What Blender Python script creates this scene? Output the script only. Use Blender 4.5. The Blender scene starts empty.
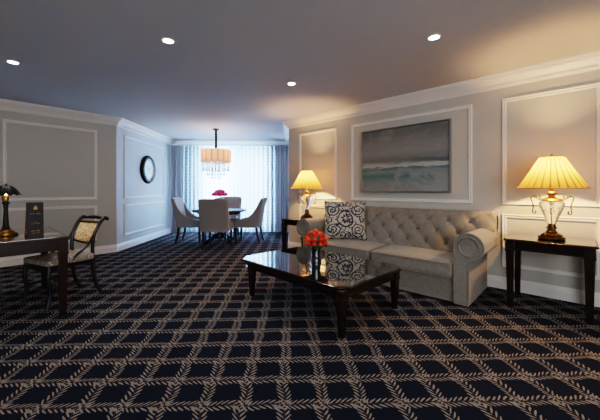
import bpy, bmesh, math, random
from math import sin, cos, pi, sqrt, atan2, radians
from mathutils import Vector, Matrix

random.seed(7)
col = bpy.context.scene.collection

# ------------------------------------------------------------------ node materials
def rgb(c):
    return (c[0], c[1], c[2], 1.0)

class NT:
    """small expression helper over a node tree"""
    def __init__(s, name):
        s.m = bpy.data.materials.new(name)
        s.m.use_nodes = True
        s.t = s.m.node_tree
        s.b = s.t.nodes['Principled BSDF']
        s.out = s.t.nodes['Material Output']
    def n(s, typ, **kw):
        nd = s.t.nodes.new(typ)
        for k, v in kw.items():
            setattr(nd, k, v)
        return nd
    def link(s, a, b):
        s.t.links.new(a, b)
    def put(s, sock, v):
        if isinstance(v, (int, float)):
            sock.default_value = v
        elif isinstance(v, (tuple, list)):
            sock.default_value = tuple(v)
        else:
            s.link(v, sock)
    def math(s, op, a, b=None, c=None, clamp=False):
        nd = s.n('ShaderNodeMath', operation=op, use_clamp=clamp)
        s.put(nd.inputs[0], a)
        if b is not None: s.put(nd.inputs[1], b)
        if c is not None: s.put(nd.inputs[2], c)
        return nd.outputs[0]
    def add(s, a, b): return s.math('ADD', a, b)
    def sub(s, a, b): return s.math('SUBTRACT', a, b)
    def mul(s, a, b): return s.math('MULTIPLY', a, b)
    def div(s, a, b): return s.math('DIVIDE', a, b)
    def mx(s, a, b): return s.math('MAXIMUM', a, b)
    def mn(s, a, b): return s.math('MINIMUM', a, b)
    def smooth(s, x, lo, hi, a=0.0, b=1.0):
        nd = s.n('ShaderNodeMapRange', interpolation_type='SMOOTHSTEP')
        s.put(nd.inputs['Value'], x)
        nd.inputs['From Min'].default_value = lo; nd.inputs['From Max'].default_value = hi
        nd.inputs['To Min'].default_value = a; nd.inputs['To Max'].default_value = b
        return nd.outputs[0]
    def coord(s, kind='Object', scale=(1, 1, 1), rot=(0, 0, 0), loc=(0, 0, 0)):
        tc = s.n('ShaderNodeTexCoord'); mp = s.n('ShaderNodeMapping')
        s.link(tc.outputs[kind], mp.inputs[0])
        mp.inputs['Scale'].default_value = scale
        mp.inputs['Rotation'].default_value = rot
        mp.inputs['Location'].default_value = loc
        return mp.outputs[0]
    def sep(s, v):
        nd = s.n('ShaderNodeSeparateXYZ'); s.link(v, nd.inputs[0]); return nd.outputs
    def noise(s, vec, scale, detail=3, rough=.5, dist=0.0):
        nd = s.n('ShaderNodeTexNoise')
        if vec is not None: s.link(vec, nd.inputs['Vector'])
        nd.inputs['Scale'].default_value = scale; nd.inputs['Detail'].default_value = detail
        nd.inputs['Roughness'].default_value = rough; nd.inputs['Distortion'].default_value = dist
        return nd.outputs[0]
    def mix(s, f, a, b):
        nd = s.n('ShaderNodeMix', data_type='RGBA')
        s.put(nd.inputs[0], f)
        s.put(nd.inputs[6], rgb(a) if isinstance(a, (tuple, list)) else a)
        s.put(nd.inputs[7], rgb(b) if isinstance(b, (tuple, list)) else b)
        return nd.outputs[2]
    def ramp(s, f, stops):
        nd = s.n('ShaderNodeValToRGB'); s.link(f, nd.inputs[0])
        e = nd.color_ramp.elements
        e[0].position, e[0].color = stops[0][0], rgb(stops[0][1])
        e[1].position, e[1].color = stops[-1][0], rgb(stops[-1][1])
        for p, c in stops[1:-1]:
            x = e.new(p); x.color = rgb(c)
        return nd.outputs[0]
    def bump(s, h, strength=.3, dist=.01):
        nd = s.n('ShaderNodeBump'); nd.inputs['Strength'].default_value = strength
        nd.inputs['Distance'].default_value = dist
        s.link(h, nd.inputs['Height']); s.link(nd.outputs[0], s.b.inputs['Normal'])
    def set(s, **kw):
        for k, v in kw.items():
            s.put(s.b.inputs[k.replace('_', ' ')], rgb(v) if isinstance(v, (tuple, list)) and len(v) == 3 else v)
        return s

M = {}
def simple(name, c, rough=.5, metal=0.0, var=.08, nscale=6, bump=0.0, bscale=80, **kw):
    t = NT(name)
    v = t.coord('Object')
    f = t.noise(v, nscale, 4)
    a = tuple(x * (1 - var) for x in c); b = tuple(min(1, x * (1 + var)) for x in c)
    t.set(Base_Color=t.mix(f, a, b), Roughness=rough, Metallic=metal, **kw)
    if bump: t.bump(t.noise(v, bscale, 2), bump, .004)
    M[name] = t.m
    return t

simple('wall_paint', (.55, .535, .492), .75, var=.02, nscale=1.5, bump=.05, bscale=200)
simple('alcove_paint', (.53, .545, .575), .7, var=.02, nscale=1.5)
simple('ceiling_paint', (.52, .515, .525), .85, var=.02, nscale=1)
simple('trim_paint', (.82, .79, .75), .45, var=.02)
simple('black_wood', (.010, .008, .007), .34, var=.3, nscale=14, Specular_IOR_Level=.5)
simple('brass', (.42, .27, .11), .35, 1.0, var=.35, nscale=40, bump=.3, bscale=60)
simple('dark_brass', (.16, .095, .04), .38, 1.0, var=.5, nscale=50, bump=.5, bscale=70)
simple('dark_iron', (.02, .021, .02), .45, .6, var=.4, nscale=40, bump=.4)
simple('gold', (.65, .42, .14), .3, 1.0, var=.2, nscale=30)
simple('steel', (.45, .45, .46), .3, 1.0)
simple('white_gloss', (.8, .8, .8), .2)
simple('soil', (.02, .015, .01), .9)
simple('leaf', (.035, .09, .025), .5, var=.5, nscale=20)
simple('stem', (.05, .12, .03), .5)
simple('button_fabric', (.16, .135, .115), .8)

def wood(name, c1, c2, rough=.22):
    t = NT(name)
    v = t.coord('Object', scale=(2, 2, 14))
    w = t.noise(v, 3, 5, .6, 1.5)
    t.set(Base_Color=t.mix(w, c1, c2), Roughness=rough, Specular_IOR_Level=.5)
    t.b.inputs['Coat Weight'].default_value = .35
    t.b.inputs['Coat Roughness'].default_value = .12
    t.bump(w, .05, .002)
    M[name] = t.m
wood('espresso_wood', (.008, .004, .003), (.024, .011, .007))
wood('matte_espresso_wood', (.006, .0035, .003), (.016, .009, .007), .5)
M['matte_espresso_wood'].node_tree.nodes['Principled BSDF'].inputs['Coat Weight'].default_value = 0
wood('desk_wood', (.013, .006, .004), (.035, .013, .008))

def glasstop():
    t = NT('black_glass_top')
    f = t.noise(t.coord('Object'), 3, 2)
    t.set(Base_Color=t.mix(f, (.006, .006, .007), (.010, .010, .011)), Roughness=.035)
    t.b.inputs['IOR'].default_value = 1.9
    t.b.inputs['Coat Weight'].default_value = 1
    t.b.inputs['Coat IOR'].default_value = 1.75
    t.b.inputs['Coat Roughness'].default_value = .02
    M['black_glass_top'] = t.m
glasstop()

def fabric(name, c, var=.18, scale=900, herring=False):
    t = NT(name)
    v = t.coord('Object')
    x, y, z = t.sep(v)
    k = t.noise(v, 28, 3, .6)
    w = t.mul(t.math('SINE', t.mul(t.add(x, y), scale)), t.math('SINE', t.mul(t.add(z, t.mul(x, .3)), scale)))
    fine = t.noise(v, 160, 2, .7)
    f = t.add(t.mul(k, .45), t.mul(fine, .55))
    a = tuple(q * (1 - var) for q in c); b = tuple(q * (1 + var) for q in c)
    t.set(Base_Color=t.mix(t.smooth(f, .3, .7), a, b), Roughness=.9, Specular_IOR_Level=.15)
    t.b.inputs['Sheen Weight'].default_value = .25
    t.b.inputs['Sheen Roughness'].default_value = .5
    t.bump(t.add(fine, t.mul(w, .2)), .25, .003)
    M[name] = t.m
fabric('sofa_fabric', (.22, .198, .175))
fabric('piping_fabric', (.21, .18, .16))
fabric('chair_fabric', (.31, .29, .285), .1)
fabric('chair_inner_fabric', (.34, .31, .32), .1)

def carpet():
    t = NT('vine_carpet')
    S = .2285
    v = t.coord('Object', rot=(0, 0, radians(-1.25)))
    x, y, _ = t.sep(v)
    u = t.add(t.div(x, S), .27); w = t.add(t.div(y, S), .455)
    def vine(a, b, ph, saw):
        # vine runs along a, sits where b is an integer
        bb = t.add(b, t.mul(t.math('SINE', t.add(t.mul(a, 2 * pi), ph)), .028))
        bb = t.add(bb, t.mul(t.sub(t.math('FRACT', a), .5), saw))
        q0 = t.sub(bb, t.math('ROUND', bb))
        q = t.math('ABSOLUTE', q0)
        side = t.math('SIGN', q0)
        s = t.sub(t.mul(a, 7.0), t.mul(q, 8.0))
        s = t.add(s, t.mul(side, .25))
        k = t.sub(t.math('FRACT', s), .5)
        e = t.add(t.math('POWER', t.div(k, .25), 2.0), t.math('POWER', t.div(t.sub(q, .096), .080), 2.0))
        e = t.add(e, t.mul(t.sub(t.noise(v, 45, 1), .5), 1.3))
        leaf = t.smooth(e, .7, 1.1, 1, 0)
        stemm = t.smooth(q, .006, .014, 1, 0)
        return t.mx(leaf, t.mul(stemm, .15))
    wob = t.noise(v, 5, 2)
    u = t.add(u, t.mul(t.sub(wob, .5), .24)); w = t.add(w, t.mul(t.sub(t.noise(v, 6, 2), .5), .14))
    mask = t.mx(vine(u, w, 0.3, .05), vine(t.mul(w, 1.0), u, 1.1, .13))
    nz = t.noise(v, 260, 2, .7)
    mask = t.mul(mask, t.smooth(nz, .3, .6, .6, 1))
    big = t.noise(v, 3, 2)
    dark = t.mix(nz, (.004, .006, .012), (.020, .025, .043))
    light = t.mix(big, (.25, .215, .185), (.33, .285, .245))
    t.set(Base_Color=t.mix(mask, dark, light), Roughness=.95, Specular_IOR_Level=.1)
    t.bump(t.add(mask, nz), .25, .004)
    M['vine_carpet'] = t.m
carpet()

def pillow_mat():
    t = NT('scroll_print')
    v = t.coord('Object')
    x, y, z = t.sep(v)
    nx = t.noise(v, 7, 2)
    xx = t.add(x, t.mul(t.sub(nx, .5), .09)); zz = t.add(z, t.mul(t.sub(t.noise(v, 9, 2), .5), .07))
    ax = t.math('ABSOLUTE', xx)
    m = None
    spirals = [(.17, .42, .085, 1), (.17, .14, .10, -1), (.06, .50, .05, 1), (.05, .06, .055, -1), (.23, .28, .05, 1)]
    for cx, cz, R, hd in spirals:
        dx = t.sub(ax, cx); dz = t.sub(zz, cz)
        r = t.math('SQRT', t.add(t.mul(dx, dx), t.mul(dz, dz)))
        th = t.mul(t.math('ARCTAN2', dz, dx), hd / (2 * pi))
        f = t.math('FRACT', t.add(t.div(r, .042), th))
        line = t.smooth(t.math('ABSOLUTE', t.sub(f, .5)), .14, .24, 1, 0)
        inside = t.smooth(r, R, R + .004, 1, 0)
        a = t.mul(line, inside)
        m = a if m is None else t.mx(m, a)
    # central medallion rings
    dz = t.mul(t.sub(zz, .29), .8)
    r = t.math('SQRT', t.add(t.mul(ax, ax), t.mul(dz, dz)))
    ring = t.smooth(t.math('ABSOLUTE', t.sub(r, .095)), .007, .011, 1, 0)
    petal = t.smooth(t.add(r, t.mul(t.math('SINE', t.mul(t.math('ARCTAN2', dz, xx), 8)), .015)), .045, .05, 1, 0)
    hole = t.smooth(r, .02, .025, 0, 1)
    m = t.mx(m, t.mx(ring, t.mul(petal, hole)))
    # small leaves filling the gaps
    vo = t.n('ShaderNodeTexVoronoi', feature='DISTANCE_TO_EDGE'); t.link(v, vo.inputs['Vector']); vo.inputs['Scale'].default_value = 17
    vines = t.smooth(vo.outputs['Distance'], .05, .09, 1, 0)
    cut = t.smooth(t.noise(v, 13, 1), .47, .53)
    m = t.mx(m, t.mul(vines, cut))
    vo2 = t.n('ShaderNodeTexVoronoi'); t.link(v, vo2.inputs['Vector']); vo2.inputs['Scale'].default_value = 20
    blobs = t.mul(t.smooth(vo2.outputs['Distance'], .22, .30, 1, 0), t.smooth(t.noise(v, 8, 1), .52, .58))
    m = t.mx(m, blobs)
    t.set(Base_Color=t.mix(m, (.44, .40, .345), (.015, .022, .05)), Roughness=.85)
    t.bump(t.noise(v, 300, 2), .2, .002)
    M['scroll_print'] = t.m
pillow_mat()

def seat_print():
    t = NT('damask_print')
    v = t.coord('Object')
    vo = t.n('ShaderNodeTexVoronoi', feature='DISTANCE_TO_EDGE'); t.link(v, vo.inputs['Vector']); vo.inputs['Scale'].default_value = 45
    m = t.smooth(vo.outputs['Distance'], .08, .2, 0, 1)
    m = t.mul(m, t.smooth(t.noise(v, 60, 2), .35, .6))
    t.set(Base_Color=t.mix(m, (.20, .17, .14), (.60, .55, .46)), Roughness=.6)
    M['damask_print'] = t.m
    t = NT('gold_damask')
    v = t.coord('Object')
    m = t.smooth(t.noise(v, 40, 3, .6, 1.0), .42, .56)
    t.set(Base_Color=t.mix(m, (.36, .25, .14), (.72, .60, .42)), Roughness=.5)
    M['gold_damask'] = t.m
seat_print()

def painting_mat():
    t = NT('seascape_canvas')
    v = t.coord('Object')          # x along, z up, origin at centre; 1.38 x 1.0
    x, y, z = t.sep(v)
    streak = t.noise(t.coord('Object', scale=(1.2, 1, 9)), 2.2, 6, .65, .6)
    blot = t.noise(t.coord('Object', scale=(1, 1, 1.3)), 3.0, 6, .7, .4)
    h = t.add(z, t.mul(t.sub(streak, .5), .16))
    base = t.ramp(t.smooth(h, -.5, .5), [
        (0.0, (.25, .26, .255)), (.08, (.19, .23, .23)), (.15, (.07, .17, .185)), (.21, (.15, .24, .25)), (.26, (.24, .28, .28)),
        (.295, (.05, .13, .14)), (.315, (.22, .26, .26)), (.335, (.52, .51, .49)), (.375, (.46, .45, .43)), (.43, (.27, .27, .265)), (.49, (.15, .165, .165)),
        (.56, (.20, .20, .20)), (.68, (.26, .26, .255)), (.85, (.22, .22, .22)), (1.0, (.13, .135, .14))])
    # grey scumble across, teal kept in patches
    foam = t.mul(t.smooth(t.add(blot, t.mul(x, .25)), .46, .60), t.smooth(z, -.17, -.23))
    c = t.mix(t.mul(foam, .8), base, (.31, .31, .30))
    cloud = t.mul(t.smooth(blot, .48, .7), t.smooth(z, .05, .2))
    c = t.mix(t.mul(cloud, .6), c, (.33, .325, .31))
    right = t.mul(t.smooth(x, -.2, .5), t.smooth(t.math('ABSOLUTE', t.sub(h, -.03)), .012, .05, 1, 0))
    c = t.mix(t.mul(right, .7), c, (.035, .075, .08))
    cross = t.noise(t.coord('Object', scale=(60, 1, 60)), 1.5, 3, .8)
    c = t.mix(t.mul(cross, .35), c, (.05, .06, .065))
    hs = t.n('ShaderNodeBrightContrast'); t.link(c, hs.inputs[0]); hs.inputs['Bright'].default_value = .09; hs.inputs['Contrast'].default_value = .12
    t.set(Base_Color=hs.outputs[0], Roughness=.55)
    t.bump(t.add(streak, cross), .3, .004)
    M['seascape_canvas'] = t.m
painting_mat()

def shade_mat(name, c, ribs, amp, trans_mix=.75, stripe=.45, emis=0.0):
    t = NT(name)
    v = t.coord('Object')
    x, y, z = t.sep(v)
    a = t.mul(t.math('ARCTAN2', y, x), ribs / (2 * pi))
    f = t.math('ABSOLUTE', t.sub(t.math('FRACT', a), .5))
    st = t.smooth(f, .30, .47)
    cc = t.mix(t.mul(st, stripe), c, tuple(q * .35 for q in c))
    d = t.n('ShaderNodeBsdfDiffuse'); tr = t.n('ShaderNodeBsdfTranslucent'); mxs = t.n('ShaderNodeMixShader')
    t.link(cc, d.inputs[0]); t.link(cc, tr.inputs[0]); mxs.inputs[0].default_value = trans_mix
    t.link(d.outputs[0], mxs.inputs[1]); t.link(tr.outputs[0], mxs.inputs[2])
    t.link(mxs.outputs[0], t.out.inputs[0])
    t.t.nodes.remove(t.b)
    M[name] = t.m
shade_mat('pleated_shade', (.34, .20, .065), 26, .3, .55, .95)
shade_mat('drum_shade', (.62, .34, .24), 16, .3, .6, .7)

def glass(name, c=(1, 1, 1), rough=.0, ior=1.45, shadow=.85):
    t = NT(name)
    f = t.noise(t.coord('Object'), 8, 2)
    t.set(Base_Color=t.mix(f, c, c), Roughness=rough)
    t.b.inputs['Transmission Weight'].default_value = 1
    t.b.inputs['IOR'].default_value = ior
    if name == 'crystal': t.bump(t.noise(t.coord('Object', scale=(1, 1, .6)), 45, 2, .5, 1.5), .6, .01)
    M[name] = t.m
glass('crystal', (.98, .99, 1))
glass('chandelier_crystal', (.45, .52, .62), 0, 1.7)
glass('window_glass', (1, 1, 1), 0, 1.0)

def vase_mat():
    t = NT('navy_glaze')
    f = t.noise(t.coord('Object'), 9, 3)
    t.set(Base_Color=t.mix(f, (.004, .008, .016), (.012, .022, .04)), Roughness=.08)
    t.b.inputs['Coat Weight'].default_value = 1
    M['navy_glaze'] = t.m
vase_mat()

def petal(name, a, b):
    t = NT(name)
    f = t.noise(t.coord('Object'), 30, 2)
    t.set(Base_Color=t.mix(f, a, b), Roughness=.6)
    t.b.inputs['Subsurface Weight'].default_value = 0
    M[name] = t.m
petal('red_petal', (.55, .022, .006), (.78, .06, .012))
petal('orange_petal', (.75, .07, .012), (.95, .17, .03))
petal('pink_petal', (.75, .04, .22), (.95, .16, .42))

def sheer():
    t = NT('sheer_fabric')
    v = t.coord('Object')
    x, y, z = t.sep(v)
    gx = t.mul(x, 14.0); gz = t.mul(z, 11.0)
    row = t.math('FLOOR', gz)
    sx = t.sub(t.math('FRACT', t.add(gx, t.mul(row, .5))), .5); sz = t.sub(t.math('FRACT', gz), .5)
    r = t.math('SQRT', t.add(t.mul(sx, sx), t.mul(sz, sz)))
    dot = t.smooth(r, .18, .28, 1, 0)
    weave = t.noise(v, 40, 3, .7)
    c = t.mix(t.add(t.mul(dot, .75), t.mul(t.smooth(weave, .4, .7), .15)), (.90, .94, .97), (.36, .43, .50))
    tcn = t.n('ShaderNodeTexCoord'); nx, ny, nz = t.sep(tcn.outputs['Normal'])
    c = t.mix(t.mul(t.smooth(t.math('ABSOLUTE', nx), .35, .98), .8), c, (.14, .26, .38))  # steep fold sides darkened in the colour, imitating light lost edge-on
    d = t.n('ShaderNodeBsdfDiffuse'); tr = t.n('ShaderNodeBsdfTranslucent'); m1 = t.n('ShaderNodeMixShader')
    t.link(c, d.inputs[0]); t.link(c, tr.inputs[0]); m1.inputs[0].default_value = .7
    t.link(d.outputs[0], m1.inputs[1]); t.link(tr.outputs[0], m1.inputs[2])
    t.link(m1.outputs[0], t.out.inputs[0]); t.t.nodes.remove(t.b)
    M['sheer_fabric'] = t.m
    t = NT('drape_fabric')
    v = t.coord('Object'); f = t.noise(v, 30, 3)
    c = t.mix(f, (.50, .51, .54), (.60, .61, .64))
    d = t.n('ShaderNodeBsdfDiffuse'); tr = t.n('ShaderNodeBsdfTranslucent'); m1 = t.n('ShaderNodeMixShader')
    t.link(c, d.inputs[0]); t.link(c, tr.inputs[0]); m1.inputs[0].default_value = .25
    t.link(d.outputs[0], m1.inputs[1]); t.link(tr.outputs[0], m1.inputs[2])
    t.link(m1.outputs[0], t.out.inputs[0]); t.t.nodes.remove(t.b)
    M['drape_fabric'] = t.m
sheer()

def emit(name, c, s):
    t = NT(name)
    f = t.noise(t.coord('Object'), 5, 1)
    t.set(Base_Color=(.8, .8, .8))
    t.put(t.b.inputs['Emission Color'], t.mix(f, c, c)); t.b.inputs['Emission Strength'].default_value = s
    M[name] = t.m
emit('bulb_glow', (1, .96, .9), 30)
emit('warm_bulb', (1, .72, .38), 14)

def clock_face():
    t = NT('clock_dial')
    v = t.coord('Object'); x, y, z = t.sep(v)     # dial lies in local x z
    r = t.math('SQRT', t.add(t.mul(x, x), t.mul(z, z)))
    a = t.mul(t.math('ARCTAN2', z, x), 12 / (2 * pi))
    f = t.math('ABSOLUTE', t.sub(t.math('FRACT', t.add(a, .5)), .5))
    tick = t.mul(t.smooth(f, .06, .09, 1, 0), t.mul(t.smooth(r, .165, .168), t.smooth(r, .21, .213, 1, 0)))
    ring = t.smooth(t.math('ABSOLUTE', t.sub(r, .218)), .002, .004, 1, 0)
    cc = t.smooth(t.math('ABSOLUTE', t.sub(r, .10)), .002, .004, 1, 0)
    m = t.mx(t.mx(tick, ring), t.mul(cc, .5))
    t.set(Base_Color=t.mix(m, (.80, .83, .86), (.25, .26, .28)), Roughness=.3)
    M['clock_dial'] = t.m
clock_face()

# ------------------------------------------------------------------ mesh builder
class MB:
    def __init__(s): s.bm = bmesh.new(); s.mi = 0
    def face(s, vs):
        try:
            f = s.bm.faces.new(vs); f.material_index = s.mi; return f
        except ValueError:
            return None
    def box(s, x0, x1, y0, y1, z0, z1):
        V = [s.bm.verts.new(p) for p in ((x0,y0,z0),(x1,y0,z0),(x1,y1,z0),(x0,y1,z0),(x0,y0,z1),(x1,y0,z1),(x1,y1,z1),(x0,y1,z1))]
        for q in ((3,2,1,0),(4,5,6,7),(0,1,5,4),(1,2,6,5),(2,3,7,6),(3,0,4,7)): s.face([V[i] for i in q])
        return s
    def loops(s, rings, cap=True, close=False):
        """rings of equal length 3d point lists, skinned"""
        R = [[s.bm.verts.new(p) for p in r] for r in rings]
        n = len(R[0])
        pairs = list(zip(R, R[1:])) + ([(R[-1], R[0])] if close else [])
        for a, b in pairs:
            for i in range(n):
                s.face([a[i], a[(i+1) % n], b[(i+1) % n], b[i]])
        if cap and not close:
            s.face(list(reversed(R[0]))); s.face(R[-1])
        return s
    def prism(s, poly, lo, hi, axis='z'):
        def P(a, b, c):
            return {'z': (a, b, c), 'y': (a, c, b), 'x': (c, a, b)}[axis]
        return s.loops([[P(a, b, lo) for a, b in poly], [P(a, b, hi) for a, b in poly]])
    def taper(s, poly0, z0, poly1, z1):
        return s.loops([[(a, b, z0) for a, b in poly0], [(a, b, z1) for a, b in poly1]])
    def lathe(s, prof, n=32, c=(0, 0, 0), cap=True, rmod=None):
        rings = []
        for r, z in prof:
            ring = []
            for i in range(n):
                a = 2 * pi * i / n
                rr = r * (rmod(a, r, z) if rmod else 1)
                ring.append((c[0] + rr * cos(a), c[1] + rr * sin(a), c[2] + z))
            rings.append(ring)
        return s.loops(rings, cap)
    def tube(s, pts, r, n=8, cap=True, square=False, close=False):
        pts = [Vector(p) for p in pts]; rings = []
        N = len(pts); up0 = None
        for i, p in enumerate(pts):
            if close: t = (pts[(i+1) % N] - pts[i-1]).normalized()
            else: t = (pts[min(i+1, N-1)] - pts[max(i-1, 0)]).normalized()
            if up0 is None:
                up0 = Vector((0, 0, 1)) if abs(t.z) < .9 else Vector((1, 0, 0))
            a = (up0 - t * up0.dot(t)).normalized(); up0 = a
            b = t.cross(a)
            rr = r[i] if isinstance(r, (list, tuple)) else r
            if isinstance(rr, (list, tuple)): ra, rb = rr
            else: ra = rb = rr
            ring = []
            for k in range(n):
                an = 2 * pi * (k + (.5 if square else 0)) / n
                f = 1.0
                ring.append(p + a * cos(an) * ra * f + b * sin(an) * rb * f)
            rings.append(ring)
        return s.loops(rings, cap, close)
    def grid(s, fn, nu, nv, closeu=False):
        V = [[s.bm.verts.new(fn(i / (nu if closeu else nu - 1), j / (nv - 1))) for j in range(nv)] for i in range(nu)]
        for i in range(nu if closeu else nu - 1):
            for j in range(nv - 1):
                a = V[i]; b = V[(i+1) % nu]
                s.face([a[j], b[j], b[j+1], a[j+1]])
        return s
    def ball(s, c, r, n=10, sz=1.0):
        prof = [(max(1e-4, r * sin(pi * k / n)), -r * sz * cos(pi * k / n)) for k in range(n + 1)]
        return s.lathe(prof, max(8, n), c)
    def build(s, name, mats, parent=None, smooth=None, bevel=0, sub=0, loc=None, rot=None, recalc=True, solid=0):
        bm = s.bm
        if recalc: bmesh.ops.recalc_face_normals(bm, faces=bm.faces)
        if smooth is None: smooth = 40
        if smooth:
            ang = radians(smooth)
            for f in bm.faces: f.smooth = True
            for e in bm.edges:
                if len(e.link_faces) == 2 and e.calc_face_angle(0) > ang: e.smooth = False
        me = bpy.data.meshes.new(name); bm.to_mesh(me); bm.free()
        if not isinstance(mats, (list, tuple)): mats = [mats]
        for m in mats: me.materials.append(M[m])
        o = bpy.data.objects.new(name, me); col.objects.link(o)
        if parent: o.parent = parent
        if loc: o.location = loc
        if rot: o.rotation_euler = rot
        if bevel:
            b = o.modifiers.new('bevel', 'BEVEL'); b.width = bevel; b.segments = 2; b.limit_method = 'ANGLE'; b.angle_limit = radians(35)
            b.harden_normals = False
        if sub:
            b = o.modifiers.new('sub', 'SUBSURF'); b.levels = sub; b.render_levels = sub
        if solid:
            b = o.modifiers.new('solid', 'SOLIDIFY'); b.thickness = solid
        return o

def thing(name, label, cat, loc=(0, 0, 0), rz=0, group=None):
    o = bpy.data.objects.new(name, None); col.objects.link(o)
    o.empty_display_size = .1
    o.location = loc; o.rotation_euler = (0, 0, rz); o['label'] = label; o['category'] = cat
    if group: o['group'] = group
    return o
def tag(o, label, cat, group=None):
    o['label'] = label; o['category'] = cat
    if group: o['group'] = group
    return o
def struct(o):
    o['kind'] = 'structure'; return o
def kids(o): return [c for c in bpy.data.objects if c.parent == o]
def dup(root, loc, rz, label=None, group=None):
    def cp(o, parent):
        c = o.copy(); col.objects.link(c)
        if parent: c.parent = parent
        for k in kids(o): cp(k, c)
        return c
    r = cp(root, None); r.location = loc; r.rotation_euler = (0, 0, rz)
    if label: r['label'] = label
    if group: r['group'] = group
    return r
def lerp(a, b, t): return a + (b - a) * t
def spline(pts, n=6):
    """catmull-rom through pts"""
    P = [Vector(p) for p in pts]; P = [P[0]*2 - P[1]] + P + [P[-1]*2 - P[-2]]
    out = []
    for i in range(1, len(P) - 2):
        for k in range(n):
            t = k / n; a, b, c, d = P[i-1:i+3]
            out.append(.5 * ((2*b) + (c - a)*t + (2*a - 5*b + 4*c - d)*t*t + (3*b - a - 3*c + d)*t**3))
    out.append(P[-2]); return out

# ------------------------------------------------------------------ the room
H_CEIL = 2.644
N = Vector((.6812, .7322)); D = Vector((-.7322, .6812))       # N points at the right wall, D runs along it to the alcove
RW, LW = 4.452, 6.72
def ND(n, d): return N * n + D * d
alc = radians(1.3)
A_ = ND(RW, -3.0); B_ = ND(RW, 4.456)
E_ = Vector((-3.63, 5.96)); Dk = Vector((-3.70, 8.86))
wdir = Vector((cos(alc), sin(alc)))
C_ = Vector((-.30, 8.86 + 3.40 * sin(alc)))
F_ = ND(-3.0, LW); G_ = ND(-3.0, -3.0)
E_ = ND(1.889, LW)
ring = [A_, B_, C_, Dk, E_, F_, G_]
names = ['right', 'alcove_right', 'back', 'alcove_left', 'left', 'rear', 'near']
NR = len(ring)
def inward(i):
    e = (ring[(i+1) % NR] - ring[i]).normalized(); return Vector((-e.y, e.x))
def miter(i):
    """inward offset direction at ring vertex i"""
    a, b = inward(i - 1), inward(i)
    m = (a + b); return m / (1 + a.dot(b))

def slab(name, z0, z1, mat):
    mb = MB()
    poly = [(ring[i] - miter(i) * .2) for i in range(NR)]
    mb.prism([(p.x, p.y) for p in poly], z0, z1)
    return struct(mb.build(name, mat, smooth=0))
slab('floor', -.1, 0, 'vine_carpet')
slab('ceiling', H_CEIL, H_CEIL + .1, 'ceiling_paint')

TH = .16
def wallseg(mb, i, t0, t1, z0, z1):
    a, b = ring[i], ring[(i+1) % NR]; e = b - a; nn = inward(i)
    if t0 <= 0: ia, oa = a, a - miter(i) * TH
    else: ia = a + e * t0; oa = ia - nn * TH
    if t1 >= 1: ib, ob = b, b - miter((i+1) % NR) * TH
    else: ib = a + e * t1; ob = ib - nn * TH
    mb.prism([(p.x, p.y) for p in (ia, ib, ob, oa)], z0, z1)
WIN = (.20, .86, .08, 2.40)
for i, nm in enumerate(names):
    mb = MB()
    if nm == 'back':
        wallseg(mb, i, 0, WIN[0], 0, H_CEIL); wallseg(mb, i, WIN[1], 1, 0, H_CEIL)
        wallseg(mb, i, WIN[0], WIN[1], 0, WIN[2]); wallseg(mb, i, WIN[0], WIN[1], WIN[3], H_CEIL)
    else:
        wallseg(mb, i, 0, 1, 0, H_CEIL)
    struct(mb.build('wall_' + nm, 'alcove_paint' if nm in ('alcove_right', 'alcove_left', 'back') else 'wall_paint', smooth=0))

def profile_run(name, i, prof, mats='trim_paint', extra=None):
    """sweep (out, z) profile along wall i, mitred at both ends"""
    a, b = ring[i], ring[(i+1) % NR]; ma, mb_ = miter(i), miter((i+1) % NR)
    m = MB()
    m.loops([[((a + ma * o).x, (a + ma * o).y, z) for o, z in prof], [((b + mb_ * o).x, (b + mb_ * o).y, z) for o, z in prof]])
    if extra: extra(m, i)
    return struct(m.build(name, mats, smooth=30))
BASE = [(0, 0), (.022, 0), (.022, .095), (.016, .102), (.014, .122), (.008, .132), (.006, .146), (0, .146)]
CROWN = [(0, 2.492), (.012, 2.492), (.016, 2.508), (.03, 2.512), (.034, 2.53), (.05, 2.552), (.078, 2.57), (.095, 2.592),
         (.11, 2.596), (.115, 2.612), (.13, 2.62), (.135, H_CEIL), (0, H_CEIL)]
def dentils(m, i):
    a, b = ring[i], ring[(i+1) % NR]; e = (b - a); L = e.length; e = e / L; nn = inward(i)
    k = 0; s = .2
    while s < L - .2:
        for (o0, o1, z0, z1, w) in ((.025, .046, 2.514, 2.534, .018),):
            p = [a + e * s + nn * o0, a + e * (s + w) + nn * o0, a + e * (s + w) + nn * o1, a + e * s + nn * o1]
            m.prism([(q.x, q.y) for q in p], z0, z1)
        p = [a + e * s + nn * .09, a + e * (s + .02) + nn * .09, a + e * (s + .02) + nn * .122, a + e * s + nn * .122]
        m.prism([(q.x, q.y) for q in p], 2.598, 2.612)
        s += .036
tn = 0
for i, nm in enumerate(names):
    profile_run('baseboard_' + nm, i, BASE)
    tn += 1
    profile_run('trim_%d' % tn, i, CROWN, extra=dentils if nm in ('right', 'left', 'alcove_left', 'back') else None)

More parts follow.
